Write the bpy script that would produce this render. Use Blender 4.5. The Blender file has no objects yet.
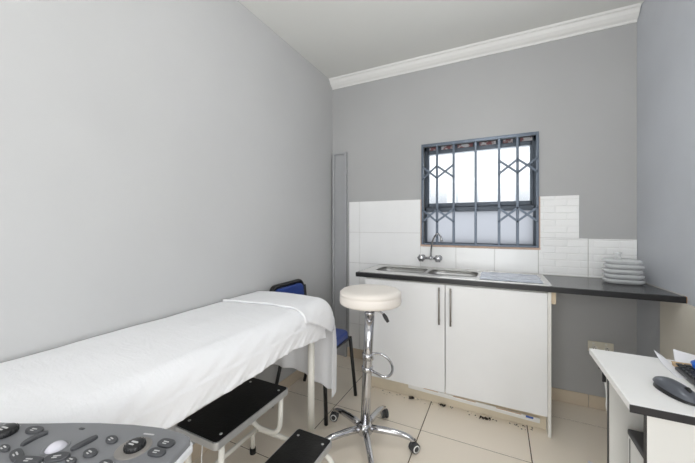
import bpy, bmesh, math, random
from mathutils import Vector, Matrix, noise
random.seed(7)
S = bpy.context.scene
COL = S.collection
PI = math.pi

# ------------------------------------------------------------------ helpers
def V(*a): return Vector(a)

class MB:
    def __init__(self): self.bm = bmesh.new()
    def _merge(self, t, smooth=False):
        me = bpy.data.meshes.new('tmp'); t.to_mesh(me); t.free()
        if smooth:
            for p in me.polygons: p.use_smooth = True
        self.bm.from_mesh(me); bpy.data.meshes.remove(me)
    def box(self, x0, x1, y0, y1, z0, z1, bev=0.0, seg=2, mat=None):
        t = bmesh.new(); bmesh.ops.create_cube(t, size=1)
        bmesh.ops.scale(t, vec=(x1-x0, y1-y0, z1-z0), verts=t.verts)
        bmesh.ops.translate(t, vec=((x0+x1)/2, (y0+y1)/2, (z0+z1)/2), verts=t.verts)
        if bev > 0: bmesh.ops.bevel(t, geom=t.edges[:], offset=bev, segments=seg, affect='EDGES', profile=.5)
        if mat is not None: bmesh.ops.transform(t, matrix=mat, verts=t.verts)
        self._merge(t); return self
    def tube(self, pts, r, n=12, closed=False, cap=True, fillet=0.0):
        pts = [Vector(p) for p in pts]
        if fillet > 0: pts = round_path(pts, fillet, closed)
        m = len(pts); t = bmesh.new(); rings = []
        nrm = None
        for i, p in enumerate(pts):
            a = pts[i-1] if (i > 0 or closed) else p
            b = pts[(i+1) % m] if (i < m-1 or closed) else p
            d = (b-a).normalized()
            if nrm is None:
                nrm = d.cross(V(0, 0, 1))
                if nrm.length < .05: nrm = d.cross(V(1, 0, 0))
            nrm = (nrm - d*nrm.dot(d)).normalized(); bn = d.cross(nrm)
            rr = r if not isinstance(r, (list, tuple)) else r[i] if len(r) == m else r[min(len(r)-1, int(i/m*len(r)))]*(1-((i/m*len(r)) % 1)) + r[min(len(r)-1, int(i/m*len(r))+1)]*((i/m*len(r)) % 1)
            rings.append([t.verts.new(p+nrm*rr*math.cos(2*PI*k/n)+bn*rr*math.sin(2*PI*k/n)) for k in range(n)])
        for i in range(m if closed else m-1):
            A, B = rings[i], rings[(i+1) % m]
            for k in range(n):
                t.faces.new((A[k], A[(k+1) % n], B[(k+1) % n], B[k]))
        if cap and not closed:
            t.faces.new(rings[0][::-1]); t.faces.new(rings[-1])
        bmesh.ops.recalc_face_normals(t, faces=t.faces)
        self._merge(t, True); return self
    def lathe(self, prof, c=(0, 0, 0), n=32, axis=(0, 0, 1), smooth=True):
        q = Vector((0, 0, 1)).rotation_difference(Vector(axis).normalized()).to_matrix()
        t = bmesh.new(); rings = []
        for r, z in prof:
            if r < 1e-6: rings.append([t.verts.new(q @ V(0, 0, z) + Vector(c))])
            else: rings.append([t.verts.new(q @ V(r*math.cos(2*PI*k/n), r*math.sin(2*PI*k/n), z) + Vector(c)) for k in range(n)])
        for A, B in zip(rings, rings[1:]):
            for k in range(n):
                k2 = (k+1) % n
                if len(A) == 1 and len(B) == 1: continue
                if len(A) == 1: t.faces.new((A[0], B[k2], B[k]))
                elif len(B) == 1: t.faces.new((A[k], A[k2], B[0]))
                else: t.faces.new((A[k], A[k2], B[k2], B[k]))
        bmesh.ops.recalc_face_normals(t, faces=t.faces)
        self._merge(t, smooth); return self
    def plate(self, outer, z0, z1, holes=(), bev=0.0, seg=2, mat=None):
        """extruded outline (list of (x,y)), with holes"""
        t = bmesh.new()
        def ring(pts):
            vs = [t.verts.new((x, y, z0)) for x, y in pts]
            return [t.edges.new((vs[i], vs[(i+1) % len(vs)])) for i in range(len(vs))]
        if holes:
            ed = ring(outer)
            for h in holes: ed += ring(h)
            bmesh.ops.triangle_fill(t, edges=ed, use_beauty=True)
        else:
            t.faces.new([t.verts.new((x, y, z0)) for x, y in outer])
        g = bmesh.ops.extrude_face_region(t, geom=t.faces[:])
        top = [e for e in g['geom'] if isinstance(e, bmesh.types.BMVert)]
        bmesh.ops.translate(t, vec=(0, 0, z1-z0), verts=top)
        bmesh.ops.recalc_face_normals(t, faces=t.faces)
        if bev > 0:
            tops = set(top)
            es = [e for e in t.edges if e.verts[0] in tops and e.verts[1] in tops and len(e.link_faces) == 2 and e.calc_face_angle(0) > .5]
            bmesh.ops.bevel(t, geom=es, offset=bev, segments=seg, affect='EDGES', profile=.5)
        if mat is not None: bmesh.ops.transform(t, matrix=mat, verts=t.verts)
        self._merge(t); return self
    def grid(self, f, nu, nv, smooth=True):
        t = bmesh.new()
        vs = [[t.verts.new(f(i/nu, j/nv)) for j in range(nv+1)] for i in range(nu+1)]
        for i in range(nu):
            for j in range(nv):
                t.faces.new((vs[i][j], vs[i+1][j], vs[i+1][j+1], vs[i][j+1]))
        self._merge(t, smooth); return self
    def sphere(self, c, r, sc=(1, 1, 1), u=24, v=14):
        t = bmesh.new(); bmesh.ops.create_uvsphere(t, u_segments=u, v_segments=v, radius=r)
        bmesh.ops.scale(t, vec=sc, verts=t.verts); bmesh.ops.translate(t, vec=c, verts=t.verts)
        self._merge(t, True); return self
    def build(self, name, mat, parent=None, base=None):
        me = bpy.data.meshes.new(name)
        off = Vector(base) if base is not None else V(0, 0, 0)
        if parent is not None:
            off = Vector(parent.get('_o', (0, 0, 0)))
        bmesh.ops.translate(self.bm, vec=-off, verts=self.bm.verts)
        self.bm.to_mesh(me); self.bm.free()
        o = bpy.data.objects.new(name, me); COL.objects.link(o)
        if parent is not None:
            o.parent = parent; o['_o'] = list(off)
        else:
            o.location = off; o['_o'] = list(off)
        if mat: me.materials.append(mat)
        return o

def round_path(pts, r, closed=False, n=6):
    out = []; m = len(pts)
    for i, p in enumerate(pts):
        if not closed and i in (0, m-1): out.append(p); continue
        a, b = pts[i-1], pts[(i+1) % m]
        da, db = a-p, b-p
        q = min(r, da.length*.49, db.length*.49)
        A = p+da.normalized()*q; B = p+db.normalized()*q
        for k in range(n+1):
            s = k/n; out.append(A*(1-s)**2+p*2*s*(1-s)+B*s*s)
    return out

def thing(name, label, cat, loc, group=None):
    o = bpy.data.objects.new(name, None); COL.objects.link(o)
    o.empty_display_size = .05
    o.location = loc; o['_o'] = list(loc)
    o['label'] = label; o['category'] = cat
    if group: o['group'] = group
    return o
def tag(o, label, cat, group=None):
    o['label'] = label; o['category'] = cat
    if group: o['group'] = group
    return o
def struct(o): o['kind'] = 'structure'; return o
def mod_solid(o, t, off=-1):
    m = o.modifiers.new('solid', 'SOLIDIFY'); m.thickness = t; m.offset = off
def mod_sub(o, l=1):
    m = o.modifiers.new('sub', 'SUBSURF'); m.levels = l; m.render_levels = l

def rrect(x0, x1, y0, y1, r, n=6):
    out = []
    for cx, cy, a0 in ((x1-r, y1-r, 0), (x0+r, y1-r, 90), (x0+r, y0+r, 180), (x1-r, y0+r, 270)):
        for k in range(n+1):
            a = math.radians(a0+90*k/n); out.append((cx+r*math.cos(a), cy+r*math.sin(a)))
    return out
def ell(cx, cy, a, b, deg, n=24, p=2.0):
    out = []; t = math.radians(deg)
    for k in range(n):
        q = 2*PI*k/n; c, s = math.cos(q), math.sin(q)
        u = a*math.copysign(abs(c)**(2/p), c); w = b*math.copysign(abs(s)**(2/p), s)
        out.append((cx+u*math.cos(t)-w*math.sin(t), cy+u*math.sin(t)+w*math.cos(t)))
    return out

# ------------------------------------------------------------------ materials
def srgb(r, g, b):
    f = lambda c: (c/255/12.92) if c/255 <= .04045 else ((c/255+.055)/1.055)**2.4
    return (f(r), f(g), f(b), 1)
def mat(name, col, rough=.5, metal=0, noise_amt=0.0, noise_scale=8, bump=0.0, bump_scale=60, spec=.5, coat=0, rough_var=0):
    m = bpy.data.materials.new(name); m.use_nodes = True
    nt = m.node_tree; b = nt.nodes['Principled BSDF']
    b.inputs['Base Color'].default_value = col; b.inputs['Roughness'].default_value = rough
    b.inputs['Metallic'].default_value = metal; b.inputs['Specular IOR Level'].default_value = spec
    if coat: b.inputs['Coat Weight'].default_value = coat; b.inputs['Coat Roughness'].default_value = .1
    tc = nt.nodes.new('ShaderNodeTexCoord')
    if noise_amt:
        n = nt.nodes.new('ShaderNodeTexNoise'); n.inputs['Scale'].default_value = noise_scale; n.inputs['Detail'].default_value = 5
        nt.links.new(tc.outputs['Object'], n.inputs['Vector'])
        r = nt.nodes.new('ShaderNodeValToRGB')
        r.color_ramp.elements[0].position = .25; r.color_ramp.elements[1].position = .75; r.color_ramp.interpolation = 'EASE'
        r.color_ramp.elements[0].color = tuple(c*(1-noise_amt) for c in col[:3])+(1,)
        r.color_ramp.elements[1].color = tuple(min(1, c*(1+noise_amt)) for c in col[:3])+(1,)
        nt.links.new(n.outputs['Fac'], r.inputs['Fac']); nt.links.new(r.outputs['Color'], b.inputs['Base Color'])
    if rough_var:
        n = nt.nodes.new('ShaderNodeTexNoise'); n.inputs['Scale'].default_value = 5
        nt.links.new(tc.outputs['Object'], n.inputs['Vector'])
        mr = nt.nodes.new('ShaderNodeMapRange'); mr.inputs['To Min'].default_value = rough-rough_var; mr.inputs['To Max'].default_value = rough+rough_var
        nt.links.new(n.outputs['Fac'], mr.inputs['Value']); nt.links.new(mr.outputs['Result'], b.inputs['Roughness'])
    if bump:
        n = nt.nodes.new('ShaderNodeTexNoise'); n.inputs['Scale'].default_value = bump_scale; n.inputs['Detail'].default_value = 4
        nt.links.new(tc.outputs['Object'], n.inputs['Vector'])
        bp = nt.nodes.new('ShaderNodeBump'); bp.inputs['Strength'].default_value = bump; bp.inputs['Distance'].default_value = .01
        nt.links.new(n.outputs['Fac'], bp.inputs['Height']); nt.links.new(bp.outputs['Normal'], b.inputs['Normal'])
    return m

def tile_relief(name, col, bw, rh, mortar, offset, strength):
    """glazed tile whose face carries a moulded grid or brick relief"""
    m = mat(name, col, .18, noise_amt=.02, noise_scale=3)
    nt = m.node_tree; b = nt.nodes['Principled BSDF']
    tc = nt.nodes.new('ShaderNodeTexCoord'); sp = nt.nodes.new('ShaderNodeSeparateXYZ'); cb = nt.nodes.new('ShaderNodeCombineXYZ')
    nt.links.new(tc.outputs['Object'], sp.inputs[0])
    nt.links.new(sp.outputs['X'], cb.inputs['X']); nt.links.new(sp.outputs['Z'], cb.inputs['Y'])
    br = nt.nodes.new('ShaderNodeTexBrick'); br.offset = offset
    br.inputs['Scale'].default_value = 1; br.inputs['Brick Width'].default_value = bw; br.inputs['Row Height'].default_value = rh
    br.inputs['Mortar Size'].default_value = mortar; br.inputs['Mortar Smooth'].default_value = 1
    nt.links.new(cb.outputs[0], br.inputs['Vector'])
    bp = nt.nodes.new('ShaderNodeBump'); bp.invert = True; bp.inputs['Strength'].default_value = strength; bp.inputs['Distance'].default_value = .004
    nt.links.new(br.outputs['Fac'], bp.inputs['Height']); nt.links.new(bp.outputs['Normal'], b.inputs['Normal'])
    return m

WALLC = srgb(193, 193, 193)
M = {}
M['wall'] = mat('grey_wall_paint', WALLC, .55, noise_amt=.02, noise_scale=2.2, bump=.06, bump_scale=25)
M['wall_shaded'] = mat('grey_wall_paint_shaded', srgb(178, 178, 178), .5, noise_amt=.02, noise_scale=2.2, bump=.06, bump_scale=25)  # same paint as the left wall, its weaker light put into the colour
M['wallb'] = mat('grey_wall_paint_cool', srgb(196, 199, 205), .5, noise_amt=.035, noise_scale=2.5, bump=.08, bump_scale=18)
M['ceil'] = mat('ceiling_paint', srgb(228, 228, 224), .7, noise_amt=.012, noise_scale=1.5)
M['cornice'] = mat('cornice_plaster', srgb(236, 235, 232), .6)
M['duct'] = mat('grey_gloss_paint', srgb(168, 169, 171), .4, noise_amt=.02)
M['floor'] = mat('beige_floor_tile', srgb(242, 231, 215), .3)
M['grout'] = mat('brown_grout', srgb(104, 90, 74), .9, noise_amt=.2)
M['skirt'] = mat('skirting_tile', srgb(212, 197, 176), .35, noise_amt=.04, noise_scale=4)
M['tile_plain'] = mat('white_glazed_tile', srgb(247, 247, 246), .15, noise_amt=.01)
M['tile_grid'] = tile_relief('white_grid_relief_tile', srgb(246, 246, 246), .0475, .0475, .0025, 0, .2)
M['tile_brick'] = tile_relief('white_brick_relief_tile', srgb(247, 247, 246), .145, .048, .006, .5, .5)
M['tgrout'] = mat('tile_grout', srgb(196, 194, 190), .9)
M['edging'] = mat('bare_plaster_edge', srgb(206, 178, 160), .85, noise_amt=.12, noise_scale=30)
M['alu_dark'] = mat('charcoal_aluminium', srgb(74, 82, 92), .4, .3)
M['bars'] = mat('grey_enamel_steel', srgb(98, 108, 121), .35, .35, noise_amt=.05)
M['sheet'] = mat('white_cotton', srgb(240, 240, 242), .85, bump=.12, bump_scale=140, noise_amt=.012, noise_scale=6)
M['cream_metal'] = mat('cream_enamel', srgb(233, 230, 221), .35, noise_amt=.03, noise_scale=14)
M['black_vinyl'] = mat('black_vinyl', srgb(30, 30, 31), .45, bump=.08, bump_scale=200)
M['rubber_mat'] = mat('black_rubber_tread', srgb(18, 18, 19), .42, noise_amt=.5, noise_scale=24, bump=.15, bump_scale=90)
M['alu'] = mat('brushed_aluminium', srgb(196, 197, 197), .38, .6, noise_amt=.06, noise_scale=20)
M['rubber'] = mat('black_rubber', srgb(20, 20, 20), .6)
M['chrome'] = mat('chrome', srgb(196, 196, 199), .09, 1)
M['steel'] = mat('stainless_steel', srgb(222, 221, 219), .34, .92, rough_var=.05)
M['cream_vinyl'] = mat('cream_vinyl', srgb(233, 226, 218), .45, noise_amt=.02, bump=.06, bump_scale=90)
M['dark_plastic'] = mat('dark_grey_plastic', srgb(62, 62, 64), .45)
M['black_plastic'] = mat('black_plastic', srgb(24, 24, 26), .35)
M['white_plastic'] = mat('white_plastic', srgb(235, 235, 233), .4)
M['blue_vinyl'] = mat('blue_vinyl', srgb(40, 66, 138), .3, noise_amt=.1, noise_scale=10, bump=.1, bump_scale=20)
M['black_tube'] = mat('black_enamel', srgb(22, 22, 23), .35)
M['melamine'] = mat('white_melamine', srgb(238, 238, 238), .3, noise_amt=.008)
M['carcass'] = mat('white_board', srgb(228, 226, 220), .5)
M['kick'] = mat('cream_kickboard', srgb(222, 210, 188), .5, noise_amt=.04)
M['blacktop'] = mat('black_laminate_sheen', srgb(72, 72, 73), .24, spec=1.0, noise_amt=.12, noise_scale=60, bump=.05, bump_scale=220)  # black top raised to grey, reflected brightness put into the base colour
M['chip'] = mat('bare_chipboard', srgb(196, 152, 106), .85, noise_amt=.15, noise_scale=90)
M['handle'] = mat('brushed_handle_steel', srgb(150, 144, 138), .35, .9)
M['film'] = mat('protective_film', srgb(205, 212, 226), .22, .25, noise_amt=.12, noise_scale=14, bump=1.0, bump_scale=34)
M['bluetape'] = mat('blue_tape', srgb(58, 92, 170), .5)
M['wood'] = mat('pale_timber', srgb(214, 196, 170), .7, noise_amt=.06, noise_scale=20)
M['creamboard'] = mat('cream_board', srgb(224, 218, 206), .5, noise_amt=.02)
M['desk_white'] = mat('white_desk_laminate', srgb(248, 247, 245), .42, noise_amt=.01)
M['desk_panel'] = mat('pale_desk_panel', srgb(222, 221, 217), .5)
M['black_edge'] = mat('black_edging', srgb(38, 36, 38), .45, noise_amt=.1, noise_scale=40)
M['paper'] = mat('white_paper', srgb(240, 240, 244), .8)
M['tan'] = mat('tan_card', srgb(203, 176, 138), .8)
M['blue_plastic'] = mat('bright_blue_plastic', srgb(38, 104, 206), .35)
M['mouse_top'] = mat('gunmetal_plastic', srgb(92, 95, 102), .32, .25)
M['cream_plastic'] = mat('cream_plastic', srgb(226, 220, 204), .45)
M['debris'] = mat('dark_dirt', srgb(52, 44, 38), .9, noise_amt=.4, noise_scale=120)
M['panel_grey'] = mat('console_grey', srgb(120, 121, 124), .42, noise_amt=.015, bump=.03, bump_scale=300)
M['panel_light'] = mat('console_light_grey', srgb(214, 215, 217), .4)
M['key'] = mat('charcoal_key', srgb(66, 67, 70), .45)
M['legend'] = mat('key_print', srgb(190, 190, 190), .6)
M['ball'] = mat('pearl_trackball', srgb(200, 198, 207), .15)
M['halo'] = mat('warm_grey_ring', srgb(128, 124, 120), .45, noise_amt=.05)
M['tape_red'] = mat('faded_red_print', srgb(150, 72, 76), .6, noise_amt=.35, noise_scale=26)
_r = [n for n in M['tape_red'].node_tree.nodes if n.type == 'VALTORGB'][0].color_ramp
_r.elements[0].color = srgb(206, 206, 208); _r.elements[1].color = srgb(138, 92, 94); _r.elements[0].position = .46; _r.elements[1].position = .56
M['lamp'] = bpy.data.materials.new('fill_globe_glow'); M['lamp'].use_nodes = True  # glow of the added fill globe
_b = M['lamp'].node_tree.nodes['Principled BSDF']; _b.inputs['Emission Color'].default_value = (1, .98, .95, 1); _b.inputs['Emission Strength'].default_value = 2.0

def creases(m):
    nt = m.node_tree; b = nt.nodes['Principled BSDF']; old = b.inputs['Normal'].links[0].from_node
    tc = nt.nodes.new('ShaderNodeTexCoord'); mp = nt.nodes.new('ShaderNodeMapping')
    mp.inputs['Rotation'].default_value = (math.radians(38), 0, math.radians(20)); mp.inputs['Scale'].default_value = (1, 2.6, .8)
    n = nt.nodes.new('ShaderNodeTexNoise'); n.inputs['Scale'].default_value = 9; n.inputs['Detail'].default_value = 3; n.inputs['Distortion'].default_value = 1.1
    bp = nt.nodes.new('ShaderNodeBump'); bp.inputs['Strength'].default_value = .15; bp.inputs['Distance'].default_value = .022
    nt.links.new(tc.outputs['Object'], mp.inputs[0]); nt.links.new(mp.outputs[0], n.inputs['Vector'])
    nt.links.new(n.outputs['Fac'], bp.inputs['Height']); nt.links.new(bp.outputs['Normal'], old.inputs['Normal'])
creases(M['sheet'])
def glassy(name, tint, fac_gloss=.06, rough=.02):
    m = bpy.data.materials.new(name); m.use_nodes = True; nt = m.node_tree; nt.nodes.clear()
    o = nt.nodes.new('ShaderNodeOutputMaterial'); mx = nt.nodes.new('ShaderNodeMixShader')
    t = nt.nodes.new('ShaderNodeBsdfTransparent'); t.inputs['Color'].default_value = tint
    g = nt.nodes.new('ShaderNodeBsdfGlossy'); g.inputs['Roughness'].default_value = rough
    mx.inputs[0].default_value = fac_gloss
    nt.links.new(t.outputs[0], mx.inputs[1]); nt.links.new(g.outputs[0], mx.inputs[2]); nt.links.new(mx.outputs[0], o.inputs[0])
    return m
M['glass'] = glassy('clear_glass', (.97, .98, .98, 1))
def frosted(name, tint, ttint, mixf):
    m = bpy.data.materials.new(name); m.use_nodes = True; nt = m.node_tree; nt.nodes.clear()
    o = nt.nodes.new('ShaderNodeOutputMaterial'); mx = nt.nodes.new('ShaderNodeMixShader')
    t = nt.nodes.new('ShaderNodeBsdfTranslucent'); t.inputs['Color'].default_value = tint
    g = nt.nodes.new('ShaderNodeBsdfTransparent'); g.inputs['Color'].default_value = ttint
    mx.inputs[0].default_value = mixf
    nt.links.new(t.outputs[0], mx.inputs[1]); nt.links.new(g.outputs[0], mx.inputs[2]); nt.links.new(mx.outputs[0], o.inputs[0])
    return m
M['frost'] = frosted('frosted_glass', (.40, .405, .42, 1), (.40, .405, .42, 1), .25)
def clearplast():
    m = bpy.data.materials.new('clear_plastic'); m.use_nodes = True; nt = m.node_tree
    b = nt.nodes['Principled BSDF']; out = nt.nodes['Material Output']
    b.inputs['Base Color'].default_value = srgb(238, 240, 241); b.inputs['Roughness'].default_value = .12
    b.inputs['Coat Weight'].default_value = .3
    t = nt.nodes.new('ShaderNodeBsdfTransparent'); mx = nt.nodes.new('ShaderNodeMixShader'); mx.inputs[0].default_value = .5
    nt.links.new(t.outputs[0], mx.inputs[1]); nt.links.new(b.outputs[0], mx.inputs[2]); nt.links.new(mx.outputs[0], out.inputs[0])
    return m
M['clear'] = clearplast()

# ------------------------------------------------------------------ setting
XL, XR, YB, YF, ZC = -1.465, .812, 2.636, -1.45, 2.665
SK = .085                      # the right wall runs slightly out of square
def skew(o):
    off = Vector(o.get('_o', (0, 0, 0)))
    for v in o.data.vertices: v.co.x += SK*(YB-(v.co.y+off.y))
    return o
def wx(y): return XR+SK*(YB-y)

# floor: beige tiles on a grout bed
g = MB(); g.box(XL-.1, XR+.5, YF-.1, YB+.1, -.06, -.0025)
fl = struct(g.build('floor', M['grout']))
xs = [XL, -1.02, -.43, .16, .75, XR+.4]; ys = [YF, -1.065, -.475, .115, .705, 1.295, 1.885, 2.41, YB]
t = MB(); gp = .0028
for i in range(len(xs)-1):
    for j in range(len(ys)-1):
        t.box(xs[i]+(gp if i else 0), xs[i+1]-gp, ys[j]+gp, ys[j+1]-gp, -.02, 0, .0008, 1)
ft = t.build('floor_tiles', M['floor'], fl)

c = MB(); c.box(XL-.1, XR+.5, YF-.1, YB+.2, ZC, ZC+.1); struct(c.build('ceiling', M['ceil']))
w = MB(); w.box(XL-.12, XL, YF, YB+.2, 0, ZC); struct(w.build('wall_left', M['wall']))
# right wall, with an added unseen opening behind the camera for fill light
w = MB()
WY0, WY1, WZ0, WZ1 = -1.25, -.15, .95, 2.15
for a in ((WY1, YB+.2, 0, ZC), (YF, WY0, 0, ZC), (WY0, WY1, 0, WZ0), (WY0, WY1, WZ1, ZC)):
    w.box(XR, XR+.14, *a)
struct(skew(w.build('wall_right', M['wallb'])))
w = MB(); w.box(XL, XR+.45, YF-.12, YF, 0, ZC); struct(w.build('wall_front', M['wall']))
# back wall with window opening
BX0, BX1, BZ0, BZ1 = -.585, .258, 1.094, 1.937
w = MB()
for a in ((XL, BX0, 0, ZC), (BX1, XR, 0, ZC), (BX0, BX1, 0, BZ0), (BX0, BX1, BZ1, ZC)):
    w.box(a[0], a[1], YB, YB+.2, a[2], a[3])
struct(w.build('wall_back', M['wall_shaded']))

# cornice along the back wall
prof = [(0, 0), (-.008, 0), (-.013, .012), (-.03, .022), (-.05, .04), (-.062, .062), (-.074, .066), (-.08, .078), (0, .078)]
c = MB(); b_ = bmesh.new(); rows = []
for x in (XL+.001, XR-.001):
    rows.append([b_.verts.new((x, YB-.0005+p[0], ZC-.0785+p[1])) for p in prof])
n_ = len(prof)
for k in range(n_): b_.faces.new((rows[0][k], rows[0][(k+1) % n_], rows[1][(k+1) % n_], rows[1][k]))
b_.faces.new(rows[0]); b_.faces.new(rows[1][::-1]); bmesh.ops.recalc_face_normals(b_, faces=b_.faces)
c._merge(b_); struct(c.build('trim_1', M['cornice']))

# grey boxed-in duct cover in the left corner
d = MB(); d.box(-1.452, -1.302, YB-.018, YB-.0005, .001, 1.955)
dt = struct(d.build('trim_2', M['duct']))
f = MB()
f.box(-1.452, -1.428, YB-.034, YB-.018, .001, 1.955, .003); f.box(-1.326, -1.302, YB-.034, YB-.018, .001, 1.955, .003)
f.box(-1.428, -1.326, YB-.034, YB-.018, 1.935, 1.955, .003)
f.build('frame', M['duct'], dt)
h = MB(); h.lathe([(0, -.03), (.005, -.03), (.005, .03), (0, .03)], (-1.298, YB-.03, 1.76)); h.build('hinge', M['duct'], dt)

# skirting tiles on back and left walls
s = MB()
for x0, x1 in ((-1.30, -.97), (.285, .555), (.558, .80)):
    s.box(x0, x1, YB-.009, YB-.0005, 0.001, .088, .0015)
struct(s.build('baseboard_back', M['skirt']))
s = MB()
for j in range(len(ys)-1): s.box(XL+.0005, XL+.009, ys[j]+.002, min(ys[j+1], 2.60)-.002, 0.001, .085, .0015)
struct(s.build('baseboard_left', M['skirt']))

# splashback
sb = MB()
sb.box(-1.281, -.60, YB-.004, YB-.0005, .09, 1.478); sb.box(-.60, .26, YB-.004, YB-.0005, .6, 1.076)
sb.box(.275, .505, YB-.004, YB-.0005, .875, 1.468); sb.box(.505, .8115, YB-.004, YB-.0005, .875, 1.164)
sb.box(.26, .276, YB-.004, YB-.0005, .875, 1.076)
spl = struct(sb.build('trim_3', M['tgrout']))
def tiles(name, m, xs_, zs_, dep=.009):
    q = MB()
    for a, b2 in zip(xs_, xs_[1:]):
        for z0, z1 in zip(zs_, zs_[1:]):
            q.box(a+.0011, b2-.0011, YB-dep, YB-.003, z0+.0011, z1-.0011, .0012, 1)
    return q.build(name, m, spl)
tiles('grid_relief_tiles', M['tile_grid'], [-1.281, -1.17, -.60], [.09, .324, .613, .902, 1.19, 1.478])
tiles('plain_tiles', M['tile_plain'], [-.60, -.312, -.028, .26], [.6, .902, 1.076])
tiles('brick_relief_tiles', M['tile_brick'], [.262, .505], [1.166, 1.468])
tiles('corner_relief_tiles', M['tile_brick'], [.262, .553], [.876, 1.166])
tiles('end_relief_tiles', M['tile_brick'], [.555, .811], [.876, 1.164])
e = MB()
e.box(BX0-.017, BX1+.017, YB-.010, YB-.0005, BZ0-.018, BZ0, .002); e.box(BX0-.015, BX0, YB-.010, YB-.0005, BZ0, 1.478, .002); e.box(BX1, BX1+.015, YB-.010, YB-.0005, BZ0, 1.468, .002)
e.build('window_edging', M['edging'], spl)

# window set back in the wall
w = MB(); y0, y1 = YB+.075, YB+.125
fx0, fx1, fz0, fz1 = BX0+.001, BX1-.001, BZ0+.001, BZ1-.001
w.box(fx0, fx0+.02, y0, y1, fz0, fz1, .003); w.box(fx1-.02, fx1, y0, y1, fz0, fz1, .003)
w.box(fx0, fx1, y0, y1, fz1-.035, fz1, .003); w.box(fx0, fx1, y0, y1, fz0, fz0+.014, .003)
w.box(fx0, fx1, y0, y1, 1.372, 1.412, .003)
win = struct(w.build('window_1', M['alu_dark']))
w = MB(); y2 = y0-.012
w.box(fx0+.02, fx0+.044, y2, y1-.01, 1.412, fz1-.035, .003); w.box(fx1-.044, fx1-.02, y2, y1-.01, 1.412, fz1-.035, .003)
w.box(fx0+.028, fx1-.028, y2, y1-.01, fz1-.07, fz1-.035, .003); w.box(fx0+.028, fx1-.028, y2, y1-.01, 1.412, 1.445, .003)
w.build('sash', M['alu_dark'], win)
w = MB(); w.box(fx0+.04, fx1-.04, y0+.022, y0+.027, 1.44, fz1-.065); w.build('pane', M['glass'], win)
w = MB(); w.box(fx0+.016, fx1-.016, y0+.022, y0+.027, fz0+.01, 1.378); w.build('frosted_pane', M['frost'], win)['label'] = 'frosted lower pane'
w = MB(); w.box(-.06, -.0, y2-.012, y2, 1.425, 1.436, .002); w.build('stay_handle', M['bars'], win)

# burglar grille at the wall face
gr = thing('window_grille', 'grey steel burglar grille with crossed lattice over the window', 'grille', (-.16, YB-.02, BZ0))
gy0, gy1 = YB-.016, YB-.004
q = MB()
for a in ((BX0-.006, BX0+.012, BZ0-.002, BZ1+.006), (BX1-.012, BX1+.006, BZ0-.002, BZ1+.006), (BX0+.012, BX1-.012, BZ1-.018, BZ1+.006), (BX0+.012, BX1-.012, BZ0-.002, BZ0+.012)):
    q.box(a[0], a[1], YB-.0185, YB-.0105 if a[2] < 1.1 and a[3] < 1.2 else YB-.0105, a[2], a[3], .002)
q.build('frame', M['bars'], gr)
bx = [-.461, -.329, -.163, .003, .127]
for x in bx:
    q = MB(); q.box(x-.0095, x+.0095, gy0-.003, gy1, BZ0+.012, BZ1-.018, .003); q.build('bar', M['bars'], gr)
def lattice(xa, xb, zc, h=.05):
    q = MB(); L = math.hypot(xb-xa, 2*h); an = math.atan2(2*h, xb-xa)
    for sg, yy in ((1, gy0-.007), (-1, gy0-.011)):
        m_ = Matrix.Translation(((xa+xb)/2, yy, zc)) @ Matrix.Rotation(-sg*an, 4, 'Y')
        q.box(-L/2, L/2, -.0018, .0018, -.008, .008, .001, 1, m_)
    for x, z in ((xa, zc-h), (xb, zc+h), (xa, zc+h), (xb, zc-h)):
        q.lathe([(0, -.003), (.007, -.002), (.007, .012)], (x, gy0-.011, z), 10, (0, 1, 0))
    q.build('lattice', M['bars'], gr)
for zc in (1.70, 1.337):
    for xa, xb in ((BX0+.006, bx[0]), (bx[0], bx[1]), (bx[3], bx[4]), (bx[4], BX1-.006)):
        lattice(xa, xb, zc)
tp = MB()
for x0, x1 in ((-.54, -.48), (-.44, -.35), (-.31, -.19), (-.14, -.02), (.03, .10), (.15, .23)):
    tp.box(x0, x1, YB+.0745, YB+.0752, BZ1-.034, BZ1-.006)
tp.build('frame_tape', M['tape_red'], win)['label'] = 'torn strips of red printed tape'

# ------------------------------------------------------------------ examination couch
BXA, BXB, BYA, BYB = -1.445, -.92, -.35, 1.575
cz = .795
co = thing('examination_couch', 'cream tubular steel examination couch under white sheets along the left wall', 'examination couch', (-1.18, .6, 0))
q = MB(); q.box(BXA, BXB, BYA, BYB, .715, cz, .036, 4); q.build('mattress', M['black_vinyl'], co)
q = MB(); q.tube([(-1.42, BYA+.05, .695), (-.96, BYA+.05, .695), (-.96, 1.475, .695), (-1.42, 1.475, .695)], .018, closed=True, fillet=.04)
q.tube([(-1.42, .6, .695), (-.96, .6, .695)], .014)
q.build('frame', M['cream_metal'], co)
for x, y in ((-.96, 1.475), (-1.40, 1.475), (-.96, BYA+.08), (-1.40, BYA+.08)):
    q = MB(); q.tube([(x, y, .70), (x, y, .015)], .0195, 16)
    lg = q.build('leg', M['cream_metal'], co)
    q = MB(); q.lathe([(0, .001), (.021, .001), (.0215, .03), (.0195, .032)], (x, y, 0), 16); q.build('leg_ferrule', M['cream_metal'], lg)

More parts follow.
